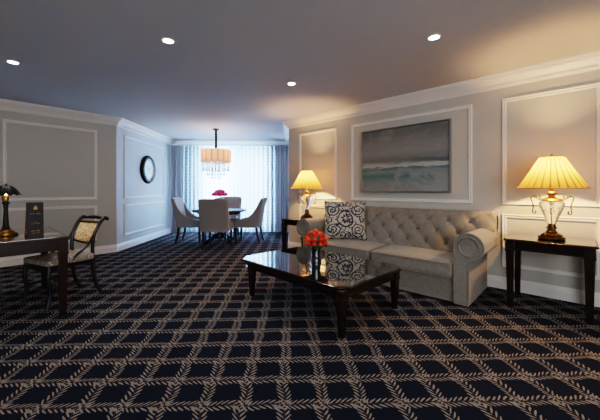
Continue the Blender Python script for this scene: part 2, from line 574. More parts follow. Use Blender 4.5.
def panel(i, s0, s1, z0, z1):
    """picture-frame moulding on wall i, s in metres from ring[i]"""
    global tn
    a, b = ring[i], ring[(i+1) % NR]; e = (b - a).normalized(); nn = inward(i)
    prof = [(0, 0), (0, .012), (.006, .020), (.014, .022), (.020, .014), (.030, .012), (.036, .018), (.044, .014), (.048, .004), (.048, 0)]
    m = MB(); rings = []
    for (cs, cz, ds, dz) in ((s0, z0, 1, 1), (s1, z0, -1, 1), (s1, z1, -1, -1), (s0, z1, 1, -1)):
        rr = []
        for w, o in prof:
            p = a + e * (cs + ds * w) + nn * o
            rr.append((p.x, p.y, cz + dz * w))
        rings.append(rr)
    m.loops(rings, close=True)
    tn += 1
    return struct(m.build('trim_%d' % tn, 'trim_paint', smooth=30))
PT, PB, LT, LB = 2.354, 1.045, .93, .275
# right wall: s = d + 3
for t0, t1 in ((3.232, 4.15), (1.039, 2.92), (-.17, .711), (-2.6, -.48)):
    panel(0, t0 + 3, t1 + 3, PB, PT); panel(0, t0 + 3, t1 + 3, LB, LT)
LE = 1.889      # left wall: ring E at n=1.889, s = 1.889 - n
for n0, n1 in ((.281, 1.56), (-1.3, -.03), (-2.8, -1.6)):
    panel(4, LE - n1, LE - n0, PB, PT); panel(4, LE - n1, LE - n0, LB, LT)
La = (E_ - Dk).length
yk = Dk.y
for y0, y1 in ((6.208, 8.127),):
    panel(3, yk - y1, yk - y0, PB, PT); panel(3, yk - y1, yk - y0, LB, LT)
panel(1, .4, 2.2, PB, PT); panel(1, .4, 2.2, LB, LT)

# window in the back wall, behind the curtains
wx = C_ - Dk; wl = wx.length; wd = wx / wl; wn = Vector((wd.y, -wd.x))     # wn points into the room (towards -y)
ww = bpy.data.objects.new('window_1', None); col.objects.link(ww); struct(ww)
wc = (C_ + Dk) / 2
ww.location = (wc.x, wc.y, 0); ww.rotation_euler = (0, 0, atan2(wd.y, wd.x))
W2 = wl * .33
ww.location = (Dk + wx * .53).to_3d()
m = MB()
for x0, x1, z0, z1 in ((-W2, W2, .08, .14), (-W2, W2, 2.34, 2.40), (-W2, -W2 + .06, .14, 2.34), (W2 - .06, W2, .14, 2.34), (-.03, .03, .14, 2.34)):
    m.box(x0, x1, .04, .10, z0, z1)
m.build('window_frame', 'white_gloss', ww, smooth=0)
m = MB(); m.box(-W2 + .06, -.03, .065, .071, .14, 2.34); m.box(.03, W2 - .06, .065, .071, .14, 2.34)
m.build('window_glass', 'window_glass', ww, smooth=0)

# ------------------------------------------------------------------ curtains
def to_room(xr, yr):  # metres along the back wall from its left corner, metres out from the wall
    p = Dk + wd * xr + wn * yr; return p
def curtain(name, x0, x1, off, folds, amp, mat, label, seed, grp=None):
    rnd = random.Random(seed)
    o = MB(); nu = folds * 12
    ph = [rnd.uniform(-.5, .5) for _ in range(6)]
    def fn(u, v):
        x = lerp(x0, x1, u); z = lerp(.015, 2.485, v)
        ang = 2 * pi * folds * u + 1.1 * sin(2 * pi * 2.3 * u + ph[0] * 6) + .5 * sin(v * 2 + ph[1] * 6 + u * 9)
        am = amp * (.75 + .35 * sin(9 * u + ph[2] * 5)) * (1.15 - .35 * v)
        return (x + .35 * am * sin(2 * ang), -am * sin(ang) - off, z)
    o.grid(fn, nu, 10)
    ob = o.build(name, mat, smooth=80, recalc=False)
    ob.location = (Dk.x, Dk.y, 0); ob.rotation_euler = (0, 0, atan2(wd.y, wd.x))
    tag(ob, label, 'curtain', grp)
    return ob
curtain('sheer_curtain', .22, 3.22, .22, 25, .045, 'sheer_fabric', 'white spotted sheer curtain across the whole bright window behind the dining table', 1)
curtain('drape', .03, .36, .32, 5, .04, 'drape_fabric', 'grey curtain drape hanging at the left edge of the window beside the clock wall', 2)
curtain('drape', 3.00, 3.38, .32, 5, .04, 'drape_fabric', 'grey curtain drape hanging at the right edge of the window behind the small side table', 3)
m = MB(); m.box(.02, wl - .02, -.38, -.16, 2.50, 2.525)
for k in range(30): m.box(.1 + k * .108, .115 + k * .108, -.24, -.225, 2.49, 2.50)
o = m.build('curtain_track', 'white_gloss', smooth=0); o.location = (Dk.x, Dk.y, 0); o.rotation_euler = (0, 0, atan2(wd.y, wd.x))
tag(o, 'pale curtain track under the crown moulding above the sheer curtain', 'curtain track')

# ------------------------------------------------------------------ sofa
RZ = atan2(-.6812, .7322)
def onND(n, d, z=0):
    p = ND(n, d); return (p.x, p.y, z)
sofa = thing('tufted_sofa', 'long taupe roll-arm sofa with a button-tufted back under the painting', 'sofa', onND(3.91, 1.99), RZ)
m = MB(); m.box(-1.02, 1.02, -.43, .36, .02, .275)
m.build('base', 'sofa_fabric', sofa, bevel=.012)
# back
HB = 1.27
P_B, Q_B = .252, .292       # lattice pitch in x, in profile length (two rows)
prof_b = spline([(0, .06, .40), (0, .11, .60), (0, .165, .78), (0, .20, .87), (0, .25, .935), (0, .32, .955), (0, .39, .925), (0, .42, .85), (0, .41, .74)], 12)
ln = [0]
for a, b in zip(prof_b, prof_b[1:]): ln.append(ln[-1] + (b - a).length)
TL = ln[-1]
def prof_at(s):
    s = max(0, min(TL, s))
    for k in range(len(ln) - 1):
        if s <= ln[k+1] + 1e-9:
            f = (s - ln[k]) / (ln[k+1] - ln[k]); p = prof_b[k].lerp(prof_b[k+1], f)
            t = (prof_b[k+1] - prof_b[k]).normalized(); return p, Vector((0, t.z * -1, t.y))
    return prof_b[-1], Vector((0, 1, 0))
S0 = .175       # profile length of the lowest button row (z about .57)
def back_fn(u, v):
    s = v * TL
    p, nn = prof_at(s)
    wdt = 1.10 + (HB - 1.10) * min(1, max(0, (p.z - .56) / .2)) if s < .75 else HB
    x = lerp(-wdt, wdt, u)
    # diamonds
    fade = max(0, min(1, (s - .02) / .1)) * max(0, min(1, (.66 - s) / .14))
    xx = x / P_B; ss = (s - S0) / Q_B
    a = (xx + ss); b = (xx - ss)
    puff = (abs(sin(pi * a) * sin(pi * b))) ** .6
    da = a - round(a); db = b - round(b)
    pin = math.exp(-(((da) ** 2 + (db) ** 2) * 34))
    # rounded ends
    e = min(1, (wdt - abs(x)) / .06); endr = sqrt(max(0, 1 - (1 - e) ** 2)) if e < 1 else 1
    h = (.020 * puff - .030 * pin) * fade + .012 * (1 - fade)
    h -= .05 * (1 - endr)
    # nn points forward/up from the profile
    q = p + nn * h
    return (x, q.y, q.z)
m = MB(); m.grid(back_fn, 201, 84)
back = m.build('backrest', 'sofa_fabric', sofa, smooth=80, recalc=True)
m = MB(); m.prism([(.10, .02), (.40, .02), (.41, .76), (.38, .88), (.30, .93), (.22, .86), (.12, .56)], -1.10, 1.10, 'x')
m.build('back_frame', 'sofa_fabric', sofa, bevel=.02)
for sg in (-1, 1):
    m = MB()
    m.prism([(.22, .60), (.41, .60), (.415, .84), (.38, .905), (.32, .93), (.26, .91), (.22, .86), (.20, .80)], sg * 1.235 - .02, sg * 1.235 + .02, 'x')
    m.build('back_end_panel', 'sofa_fabric', sofa, bevel=.015)
for r in range(3):
    s = S0 + r * Q_B / 2
    for k in range(-5, 6):
        x = (k + (.5 if r % 2 else 0)) * P_B
        x = x if r % 2 == 0 else (k + .5) * P_B
        if abs(x) > 1.2 or (r == 0 and abs(x) > .99) or (r == 1 and abs(x) > 1.1): continue
        p, nn = prof_at(s); q = p + nn * -.012
        mm = MB(); mm.ball((0, 0, 0), .014, 8, .6)
        mm.build('button', 'button_fabric', sofa, loc=(x, q.y, q.z), rot=(radians(70), 0, 0))
# arms
def arm(sg):
    cx, cz, R = 1.15, .637, .138
    poly = [(1.01, .02), (1.01, .60)]
    for k in range(25):
        a = radians(185 - k * (275 / 24)); poly.append((cx + R * cos(a), cz + R * sin(a)))
    poly += [(cx + .005, .49), (1.15, .40), (1.15, .02)]
    return [(sg * a, b) for a, b in poly]
for sg in (-1, 1):
    m = MB(); m.prism(arm(sg), -.46, .40, 'y')
    a = m.build('arm', 'sofa_fabric', sofa, bevel=.02, smooth=50)
    # welt outlining the front and the scroll coil
    path = [(x, -.463, z) for x, z in arm(sg)[1:-1]]
    path = [(sg * 1.013, -.463, .03)] + path + [(sg * 1.147, -.463, .03)]
    m = MB(); m.tube(path, .0065, 6)
    sp = []
    for k in range(40):
        an = radians(190 - k * 15); r = .118 - k * .0024
        sp.append((sg * (1.15 + r * cos(an)), -.462, .637 + r * sin(an)))
    m.build('piping', 'sofa_fabric', a)
    m = MB(); m.tube(sp, .004, 6); m.build('scroll_seam', 'sofa_fabric', a)
    m = MB(); m.lathe([(.001, -.012), (.05, -.010), (.085, -.002), (.094, .012)], 28, cap=False)
    m.build('scroll_front', 'sofa_fabric', a, loc=(sg * 1.15, -.462, .637), rot=(radians(90), 0, 0))
# seat cushions
def cushion(x0, x1, y0, y1, z0, z1, crown=.02, e=.03):
    mb = MB()
    def sup(u, v):
        # superellipse box
        th = (v - .5) * pi; ph = u * 2 * pi
        def sp(w, p): return math.copysign(abs(w) ** p, w)
        X = sp(cos(th), .18) * sp(cos(ph), .13); Y = sp(cos(th), .18) * sp(sin(ph), .13); Z = sp(sin(th), .35)
        zz = Z * (1 + crown / (z1 - z0) * 2 * (1 - X * X) * (1 - Y * Y) * (1 if Z > 0 else .2))
        return (lerp(x0, x1, (X + 1) / 2), lerp(y0, y1, (Y + 1) / 2), lerp(z0, z1, (zz + 1) / 2))
    mb.grid(sup, 96, 26, closeu=True)
    return mb
for x0, x1 in ((-1.005, -.003), (.003, 1.005)):
    m = cushion(x0, x1, -.475, .16, .275, .455)
    c = m.build('seat_cushion', 'sofa_fabric', sofa, smooth=70)
    m = MB()
    for z in (.293, .437):
        q = .018
        m.tube([(x0 + q, -.10, z), (x0 + q*.3, -.455, z), (x0 + .03, -.478, z), (x1 - .03, -.478, z), (x1 - q*.3, -.455, z), (x1 - q, -.1, z)], .005, 6)
    m.build('piping', 'piping_fabric', c)

# pillow
pil_loc = Vector((.685, 4.54, .476))
m = MB()
def pil(u, v, side):
    x = (u - .5) * 2; z = (v - .5) * 2
    ww = .285
    pin = 1 - .055 * (1 - abs(x) ** 2) * 1 ; pinx = 1 - .055 * (1 - abs(z) ** 2)
    t = max(0, (1 - x ** 4) * (1 - z ** 4)) ** .55
    return (x * ww * (pinx + .02), side * .095 * t, .28 + z * .28 * (pin + .02))
m.grid(lambda u, v: pil(u, v, -1), 33, 33); m.grid(lambda u, v: pil(u, v, 1), 33, 33)
bmesh.ops.remove_doubles(m.bm, verts=m.bm.verts, dist=.0008)
p = m.build('scatter_cushion', 'scroll_print', smooth=80); p.location = pil_loc; p.scale = (1.10, 1, 1.05); p.rotation_euler = (radians(-13), 0, radians(-6))
tag(p, 'square cream cushion with navy scrollwork at the left end of the sofa', 'cushion')

# ------------------------------------------------------------------ tables
def cham(x0, x1, y0, y1, c):
    return [(x0 + c, y0), (x1 - c, y0), (x1, y0 + c), (x1, y1 - c), (x1 - c, y1), (x0 + c, y1), (x0, y1 - c), (x0, y0 + c)]
def octa_table(name, label, cat, loc, rz, L, W, H, ch, legs, leg_w, apron=.085, glass=True, group=None, mat='espresso_wood'):
    t = thing(name, label, cat, loc, rz, group)
    a, b = L / 2, W / 2
    m = MB()
    m.taper(cham(-a + .006, a - .006, -b + .006, b - .006, ch), H - .024, cham(-a, a, -b, b, ch), H - .018)
    m.taper(cham(-a, a, -b, b, ch), H - .018, cham(-a, a, -b, b, ch), H - .004)
    m.taper(cham(-a, a, -b, b, ch), H - .004, cham(-a + .004, a - .004, -b + .004, b - .004, ch), H - .0005)
    m.build('tabletop', mat, t)
    m = MB()
    if glass:
        m.prism(cham(-a + .012, a - .012, -b + .012, b - .012, ch - .004), H - .002, H + .004)
        m.build('glass_top', 'black_glass_top', t)
    m = MB(); i = .035
    m.taper(cham(-a + i + .01, a - i - .01, -b + i + .01, b - i - .01, ch), H - .024 - apron, cham(-a + i, a - i, -b + i, b - i, ch), H - .024)
    m.taper(cham(-a + i - .006, a - i + .006, -b + i - .006, b - i + .006, ch), H - .024 - apron, cham(-a + i - .006, a - i + .006, -b + i - .006, b - i + .006, ch), H - .024 - apron + .012)
    m.build('apron', mat, t)
    w = leg_w
    for (x, y) in legs:
        m = MB()
        z1 = H - .024 - apron
        q = lambda s: [(x - s, y - s), (x + s, y - s), (x + s, y + s), (x - s, y + s)]
        m.taper(q(w * .52), 0, q(w * .82), z1 - .012)
        m.taper(q(w * .95), z1 - .014, q(w * .95), z1 + .006)
        m.taper(q(w * .88), z1 + .004, q(w * .88), H - .025)
        m.build('leg', mat, t, bevel=.003)
    return t
ca = Vector((.69, -.724)); cb = Vector((.724, .69))
cc = ca * -2.315 + cb * 2.46
octa_table('coffee_table', 'dark wood coffee table with clipped corners and a mirror-black glass top', 'coffee table', (cc.x, cc.y, 0), atan2(ca.y, ca.x),
           1.60, 1.06, .42, .115, ((-.60, -.45), (.745, -.485), (.735, .40), (-.60, .40)), .043, .075)
octa_table('side_table', 'dark wood side table with tapered legs at the right end of the sofa', 'side table', onND(4.07, .235), RZ,
           .72, .62, .715, .035, ((-.30, -.25), (.30, -.25), (.30, .25), (-.30, .25)), .046, .085)
octa_table('side_table', 'dark wood side table at the far left end of the sofa by the window', 'side table', onND(3.97, 3.60), RZ,
           .60, .62, .715, .035, ((-.24, -.25), (.24, -.25), (.24, .25), (-.24, .25)), .042, .075)

# ------------------------------------------------------------------ table lamps
def table_lamp(label, loc, rz):
    t = thing('table_lamp', label, 'lamp', loc, rz, 'pleated-shade glass urn lamps')
    lob = lambda a, r, z: 1 + .06 * sin(8 * a) if r > .06 else 1
    m = MB()
    m.lathe([(.001, 0), (.095, 0), (.112, .012), (.106, .026), (.085, .034), (.088, .044), (.066, .060), (.048, .066), (.05, .078),
             (.036, .092), (.034, .105), (.046, .112), (.046, .122), (.036, .128), (.032, .150), (.040, .158), (.001, .16)], 48, rmod=lob)
    for k in range(8):
        a = 2 * pi * k / 8; m.ball((.10 * cos(a), .10 * sin(a), .012), .012, 8)
    m.build('base', 'dark_brass', t)
    m = MB()
    fac = lambda a, r, z: 1 + .025 * sin(10 * a + z * 14)
    m.lathe([(.001, .158), (.036, .160), (.040, .175), (.052, .21), (.072, .26), (.092, .31), (.106, .352), (.108, .372), (.096, .388), (.05, .394), (.001, .395)], 60, rmod=fac)
    m.build('glass_urn', 'crystal', t)
    m = MB(); m.lathe([(.001, .155), (.0055, .155), (.0055, .39), (.001, .39)], 10); m.build('rod', 'dark_brass', t)
    m = MB()
    m.lathe([(.001, .392), (.06, .390), (.094, .394), (.098, .402), (.082, .412), (.05, .424), (.030, .432), (.026, .446), (.032, .452), (.046, .468),
             (.044, .480), (.030, .490), (.020, .496), (.017, .52), (.022, .524), (.022, .57), (.001, .572)], 36)
    m.build('collar', 'brass', t)
    for sg in (-1, 1):
        m = MB()
        P = [(.075, 0, .412), (.095, 0, .425), (.10, 0, .442), (.088, 0, .446), (.084, 0, .436)]
        m.tube([(sg * x, y, z) for x, y, z in spline(P, 5)], .0045, 7)
        P = [(.095, 0, .405), (.125, 0, .425), (.15, 0, .44), (.168, 0, .425), (.164, 0, .395), (.152, 0, .36), (.150, 0, .32), (.156, 0, .285), (.148, 0, .262), (.130, 0, .266), (.130, 0, .285), (.140, 0, .288)]
        m.tube([(sg * x, y, z) for x, y, z in spline(P, 5)], .0055, 7)
        P = [(.15, 0, .44), (.132, 0, .452), (.122, 0, .438), (.132, 0, .43)]
        m.tube([(sg * x, y, z) for x, y, z in spline(P, 5)], .004, 7)
        m.build('handle', 'dark_brass', t)
    # shade z .525 -> .845
    m = MB(); nf = 78
    rm = lambda a, r, z: 1 + .014 * sin(nf / 1 * a)
    prof = [(lerp(.288, .100, v ** .93), lerp(.525, .845, v)) for v in [k / 10 for k in range(11)]]
    m.lathe(prof, nf * 4, cap=False, rmod=rm)
    s = m.build('lamp_shade', 'pleated_shade', t, smooth=60, recalc=False)
    for r, z in ((.289, .525), (.101, .845)):
        m = MB()
        m.tube([(r * cos(2 * pi * k / 60), r * sin(2 * pi * k / 60), z) for k in range(60)], .0045, 6, close=True)
        m.build('shade_trim', 'brass', s)
    m = MB()
    for k in range(3):
        a = 2 * pi * k / 3; m.tube([(0, 0, .83), (.10 * cos(a), .10 * sin(a), .842)], .002, 5)
    m.tube([(0, 0, .57), (0, 0, .86)], .003, 6) if False else None
    m.lathe([(.001, .825), (.006, .83), (.006, .850), (.012, .858), (.010, .870), (.003, .880), (.001, .881)], 14)
    m.build('finial', 'brass', t)
    m = MB(); m.lathe([(.001, .572), (.012, .575), (.02, .60), (.026, .63), (.022, .66), (.001, .672)], 16)
    m.build('bulb', 'warm_bulb', t)
    return t
def lamp_light(x, y, z, e, c, r=.05):
    l = bpy.data.lights.new('lamp_light', 'POINT'); l.energy = e; l.color = c; l.shadow_soft_size = r
    o = bpy.data.objects.new('lamp_light', l); col.objects.link(o); o.location = (x, y, z); return o
ZT = .7195
b1 = onND(4.04, .215, ZT); b2 = onND(4.05, 3.60, ZT)
WARM = (1.0, .58, .26)
l1 = table_lamp('large table lamp with lit pleated shade and glass urn to the right of the sofa', b1, radians(-35))
l2 = dup(l1, b2, radians(0), 'table lamp with lit pleated shade standing on the far side table left of the sofa')
for b in (b1, b2):
    lamp_light(b[0], b[1], b[2] + .70, 42, WARM, .035)

# ------------------------------------------------------------------ vase and orange flowers
vx, vy = .178, 3.36
ZC = .4245
v = MB()
v.lathe([(.001, 0), (.058, 0), (.060, .006), (.052, .04), (.050, .10), (.055, .16), (.062, .205), (.063, .212), (.058, .212), (.051, .16), (.045, .10), (.046, .02), (.001, .015)], 32, cap=False)
o = v.build('vase', 'navy_glaze'); o.location = (vx, vy, ZC)
tag(o, 'dark navy glass vase with orange flowers on the coffee table', 'vase')
def bloom(mats, R, stem_to, seed, head):
    """one rose with its stem, origin at the stem foot"""
    rnd = random.Random(seed); m = MB(); m.mi = 0
    H = Vector(head)
    for layer, (n, rr, op) in enumerate(((3, .35, .25), (5, .62, .6), (6, .88, 1.0), (7, 1.0, 1.35))):
        for k in range(n):
            a0 = 2 * pi * k / n + layer * .7 + rnd.uniform(-.2, .2)
            def fn(u, v):
                aw = (u - .5) * (2.6 * pi / n)
                el = op * v
                r = R * rr * sin(min(pi * .62, el + .15)) * (1 + .06 * sin(u * 9))
                z = R * (.9 - .25 * layer) * v * cos(op * v * .6) - R * .35 + .02 * R * cos(u * 8)
                w = 1 - .3 * abs(u - .5) * v
                return (H.x + r * w * cos(a0 + aw), H.y + r * w * sin(a0 + aw), H.z + z)
            m.grid(fn, 6, 5)
    m.ball((H.x, H.y, H.z), R * (.8 if R > .05 else .55), 8)
    m.mi = 1
    m.tube([(0, 0, 0), (H.x * .4, H.y * .4, H.z * .5), (H.x, H.y, H.z - R * .3)], .003, 5)
    return m, mats
rnd = random.Random(3)
spots = [(0, 0, .31)]
for k in range(6): spots.append((.052 * cos(k * 1.047), .052 * sin(k * 1.047), .285))
for k in range(9): spots.append((.092 * cos(k * .698 + .3), .092 * sin(k * .698 + .3), .235))
for k in range(10): spots.append((.088 * cos(k * .628 + .1), .088 * sin(k * .628 + .1), .185))
for i, (x, y, z) in enumerate(spots):
    m, mats = bloom(['red_petal' if i % 3 else 'orange_petal', 'stem'], .041, None, i, (x * 1.22 + rnd.uniform(-.006, .006), y * 1.22 + rnd.uniform(-.006, .006), z * 1.06 - .035))
    o = m.build('rose', mats, smooth=70); o.location = (vx, vy, ZC + .05)
    tag(o, 'small orange-red bloom in the navy vase on the coffee table', 'flower', 'orange-red blooms in the navy vase')
for i in range(7):
    a = i * .9 + .2; m = MB()
    m.tube([(0, 0, 0), (.02 * cos(a), .02 * sin(a), .10), (.07 * cos(a), .07 * sin(a), .165)], .002, 5)
    for j in range(4):
        bb = a + (j - 1.5) * .5; c0 = Vector((.055 * cos(a), .055 * sin(a), .155)); d0 = Vector((cos(bb), sin(bb), -.15 + .25 * (j % 2)))
        s0 = Vector((-sin(bb), cos(bb), 0))
        m.grid(lambda u, v: c0 + d0 * (.085 * v) + s0 * ((u - .5) * .045 * sin(pi * min(1, v * .98 + .02))) + Vector((0, 0, -.02 * v * v)), 3, 6)
    o = m.build('leaf_sprig', ['leaf'], smooth=70); o.location = (vx, vy, ZC + .05)
    tag(o, 'green leaf sprig under the orange blooms in the navy vase', 'leaf sprig', 'green sprigs in the navy vase')

# ------------------------------------------------------------------ painting
pz = (1.187 + 2.198) / 2
pt = (1.291 + 2.687) / 2
pc = ND(RW - .008, pt)
pa = thing('framed_painting', 'large grey and teal abstract seascape painting in a thin silver frame above the sofa', 'painting', (pc.x, pc.y, pz), RZ)
pw, ph = (2.687 - 1.291) / 2, (2.198 - 1.187) / 2
m = MB(); m.box(-pw + .018, pw - .018, -.035, -.004, -ph + .018, ph - .018); m.build('canvas', 'seascape_canvas', pa, smooth=0)
m = MB(); rings = []
for sx, sz in ((-1, -1), (1, -1), (1, 1), (-1, 1)):
    rings.append([(sx * (pw - w), y, sz * (ph - w)) for w, y in ((0, 0), (0, -.055), (.012, -.058), (.018, -.05), (.02, -.03), (.02, 0))])
m.loops(rings, close=True); m.build('frame', 'steel', pa, smooth=30)

# ------------------------------------------------------------------ wall clock
cy = 7.20; cx_ = -3.45 - .024 * cy
# point on alcove left wall
ea = (E_ - Dk).normalized(); k = (cy - Dk.y) / ea.y; cp = Dk + ea * k
ck = thing('wall_clock', 'round wall clock with dark studded rim and white face in the alcove panel', 'clock', (cp.x + .004, cp.y, 1.706), atan2(ea.y, ea.x) + pi)
# local: x along wall, -y ... into room must be local -y?
ni = inward(3); rzc = atan2(ni.y, ni.x) + pi / 2
ck.rotation_euler = (0, 0, rzc)
def ringy(prof, n=56, mb=None):
    mb = mb or MB(); rings = []
    for r, y in prof: rings.append([(r * cos(2*pi*i/n), -y, r * sin(2*pi*i/n)) for i in range(n)])
    return mb.loops(rings, cap=False)
m = ringy([(.20, 0), (.325, 0), (.335, .012), (.335, .035), (.315, .06), (.285, .075), (.262, .07), (.25, .05), (.245, .03)])
r_ = m.build('rim', 'dark_iron', ck)
for k in range(36):
    a = 2 * pi * k / 36; m = MB(); m.ball((0, 0, 0), .009, 8); m.build('stud', 'steel', r_, loc=(.30 * cos(a), -.066, .30 * sin(a)))
m = ringy([(.252, .03), (.256, .066), (.246, .070), (.236, .06), (.234, .03)]); m.build('inner_ring', 'steel', ck)
m = ringy([(.001, .038), (.24, .038), (.24, .01)]); m.build('dial', 'clock_dial', ck)
for nm, ln_, an, w in (('hour_hand', .11, 60, .007), ('minute_hand', .165, -60, .005)):
    m = MB(); m.prism([(-w, -.02), (w, -.02), (w * .4, ln_), (-w * .4, ln_)], -.046, -.043, 'y')
    m.build(nm, 'black_wood', ck, rot=(0, radians(an), 0))
m = ringy([(.001, .05), (.012, .05), (.012, .038)], 16); m.build('hub', 'gold', ck)

# ------------------------------------------------------------------ dining set
TX, TY = -1.88, 7.05
dt = thing('dining_table', 'round dark wood pedestal dining table under the chandelier', 'table', (TX, TY, 0))
m = MB(); m.lathe([(.001, .715), (.56, .715), (.60, .725), (.625, .74), (.625, .752), (.615, .76), (.001, .76)], 64); m.build('tabletop', 'matte_espresso_wood', dt)
m = MB(); m.lathe([(.001, .67), (.50, .67), (.50, .715), (.001, .715)], 48); m.build('apron', 'espresso_wood', dt)
m = MB(); m.lathe([(.001, .10), (.09, .10), (.10, .16), (.07, .22), (.055, .32), (.09, .42), (.11, .50), (.07, .58), (.10, .64), (.16, .67), (.001, .67)], 28); m.build('pedestal', 'espresso_wood', dt)
for k in range(4):
    a = radians(45 + 90 * k + 8); m = MB()
    P = spline([(.05, 0, .17), (.16, 0, .16), (.26, 0, .09), (.36, 0, .045), (.42, 0, .03)], 5)
    m.tube([(x * cos(a), x * sin(a), z) for x, y, z in P], [(.045 - .012 * i / 20, .035) for i in range(len(P))], 8)
    m.build('foot', 'espresso_wood', dt)
    m = MB()
# vase with pink flowers
def zvase(loc):
    m = MB(); m.lathe([(.001, 0), (.06, 0), (.06, .02), (.085, .10), (.11, .22), (.105, .28), (.10, .28), (.10, .22), (.075, .10), (.05, .02), (.001, .015)], 28, cap=False)
    o = m.build('vase', 'white_gloss'); o.location = loc
    tag(o, 'white round vase of pink flowers on the dining table', 'vase')
VX, VY = -1.86, 6.98
zvase((VX, VY, .76))
sp2 = [(0, 0, .42)] + [(.075 * cos(k * 1.257), .075 * sin(k * 1.257), .40) for k in range(5)] + [(.14 * cos(k * .785 + .4), .14 * sin(k * .785 + .4), .345) for k in range(8)]
for i, (x, y, z) in enumerate(sp2):
    m, mats = bloom(['pink_petal', 'stem'], .062, None, i + 40, (x, y, z - .02))
    o = m.build('flower', mats, smooth=70); o.location = (VX, VY, .80)
    tag(o, 'pink bloom in the white vase on the dining table', 'flower', 'pink blooms in the white vase')

def dining_chair(label, loc, rz):
    """faces local +y"""
    t = thing('dining_chair', label, 'chair', loc, rz, 'upholstered dining chairs round the table')
    m = cushion(-.225, .225, -.22, .30, .40, .51, .02); m.build('seat', 'chair_inner_fabric', t, smooth=70)
    m = MB(); m.box(-.24, .24, -.22, .27, .36, .42); m.build('seat_frame', 'chair_fabric', t, bevel=.01)
    m = MB()
    def bk(u, v, off):
        x = (u - .5) * 2; z = lerp(.36, 1.045, v)
        wdt = .265 + .02 * v
        yy = -.25 - .13 * v ** 1.6 + .02 * x * x * (1) 
        zt = z - .012 * (abs(x) ** 3) * v
        return (x * wdt, yy + off, zt)
    rings = []
    for j in range(13):
        v = j / 12
        rings.append([bk(u / 10, v, -.035) for u in range(11)] + [bk(u / 10, v, .035) for u in reversed(range(11))])
    m.loops(rings); m.build('backrest', 'chair_fabric', t, bevel=.012, smooth=50)
    m = MB(); rings = []
    for j in range(9):
        v = lerp(.2, .955, j / 8)
        rings.append([Vector(bk(lerp(.06, .94, u / 10), v, .034)) for u in range(11)] + [Vector(bk(lerp(.06, .94, u / 10), v, .046)) for u in reversed(range(11))])
    m.loops(rings); m.build('back_pad', 'chair_inner_fabric', t, bevel=.006, smooth=50)
    for sg in (-1, 1):
        top = spline([(-.345, 1.02, 0), (-.27, .90, 0), (-.19, .76, 0), (-.08, .64, 0), (.08, .565, 0), (.22, .53, 0), (.30, .50, 0)], 5)
        bot_pts = [(.305, .36), (-.24, .36), (-.28, .62), (-.37, 1.0)]
        m = MB()
        # skinned between the swooping top edge and the lower edge
        n = len(top)
        def bottom(i):
            y = top[i].x
            if y > -.24: return (y, .36)
            f = (-.24 - y) / (.105); return (y - .0, .36 + min(1, f) * .58)
        rings = []
        for i in range(n):
            y, z = top[i].x, top[i].y; by, bz = bottom(i)
            w = .022
            xo = .262 + .018 * max(0, min(1, (z - .5) / .5))
            rings.append([(sg * (xo - w), by, bz), (sg * (xo + w), by, bz), (sg * (xo + w), y, z), (sg * (xo - w), y, z)])
        m.loops(rings)
        m.build('side_wing', 'chair_fabric', t, bevel=.01, smooth=50)
    for sx in (-1, 1):
        m = MB(); P = [(sx * .235, .25, .37), (sx * .235, .252, .2), (sx * .235, .25, 0)]
        m.tube(P, [.034, .030, .022], 4, square=True); m.build('leg', 'black_wood', t, smooth=0)
        m = MB(); P = [(sx * .225, -.22, .37), (sx * .225, -.24, .2), (sx * .225, -.30, 0)]
        m.tube(P, [.034, .030, .022], 4, square=True); m.build('leg', 'black_wood', t, smooth=0)
    return t
c0 = dining_chair('grey upholstered dining chair nearest the camera with its back turned', (-1.76, 6.42, 0), radians(0))
dup(c0, (-2.57, 7.15, 0), radians(-88), 'grey upholstered dining chair on the left of the round table, beside the clock wall')
dup(c0, (-1.20, 7.12, 0), radians(86), 'grey upholstered dining chair seen side-on at the right of the round table')
dup(c0, (-1.88, 7.80, 0), radians(180), 'grey upholstered dining chair on the window side of the round table, behind the pink flowers')

# ------------------------------------------------------------------ chandelier
cxh, cyh = -1.96, 7.02
ch = thing('chandelier', 'chandelier with round pleated drum shade and dangling crystals above the dining table', 'chandelier', (cxh, cyh, H_CEIL))
m = MB(); m.lathe([(.001, 0), (.075, 0), (.07, -.02), (.03, -.035), (.001, -.035)], 24); m.build('canopy', 'dark_iron', ch)
m = MB()
for k in range(13):
    z = -.05 - k * .034; a = (k % 2) * pi / 2
    m.tube([(.022 * cos(q) * cos(a), .022 * cos(q) * sin(a), z + .026 * sin(q)) for q in [2 * pi * j / 10 for j in range(10)]], .010, 6, close=True)
m.lathe([(.022, -.03), (.026, -.2), (.022, -.30), (.028, -.46), (.03, -.48), (.01, -.50)], 10)
m.build('chain', 'dark_iron', ch)
m = MB(); rm = lambda a, r, z: 1 + .012 * sin(60 * a)
m.lathe([(.345, -.775), (.345, -.50)], 240, cap=False, rmod=rm)
s = m.build('drum_shade', 'drum_shade', ch, smooth=60, recalc=False)
for z in (-.50, -.775):
    m = MB(); m.tube([(.347 * cos(2 * pi * k / 60), .347 * sin(2 * pi * k / 60), z) for k in range(60)], .005, 6, close=True)
    m.build('shade_trim', 'steel', s)
m = MB()
for k in range(4):
    a = k * pi / 2; m.tube([(0, 0, -.49), (.345 * cos(a), .345 * sin(a), -.505)], .005, 6)
m.tube([(0, 0, -.46), (0, 0, -.80)], .008, 8)
for z, r in ((-.78, .30), (-.80, .20), (-.82, .10)):
    m.tube([(r * cos(2 * pi * k / 40), r * sin(2 * pi * k / 40), z) for k in range(40)], .004, 5, close=True)
    for q in range(4):
        a = q * pi / 2 + .4; m.tube([(0, 0, z), (r * cos(a), r * sin(a), z)], .004, 5)
m.build('hanger_frame', 'steel', ch)
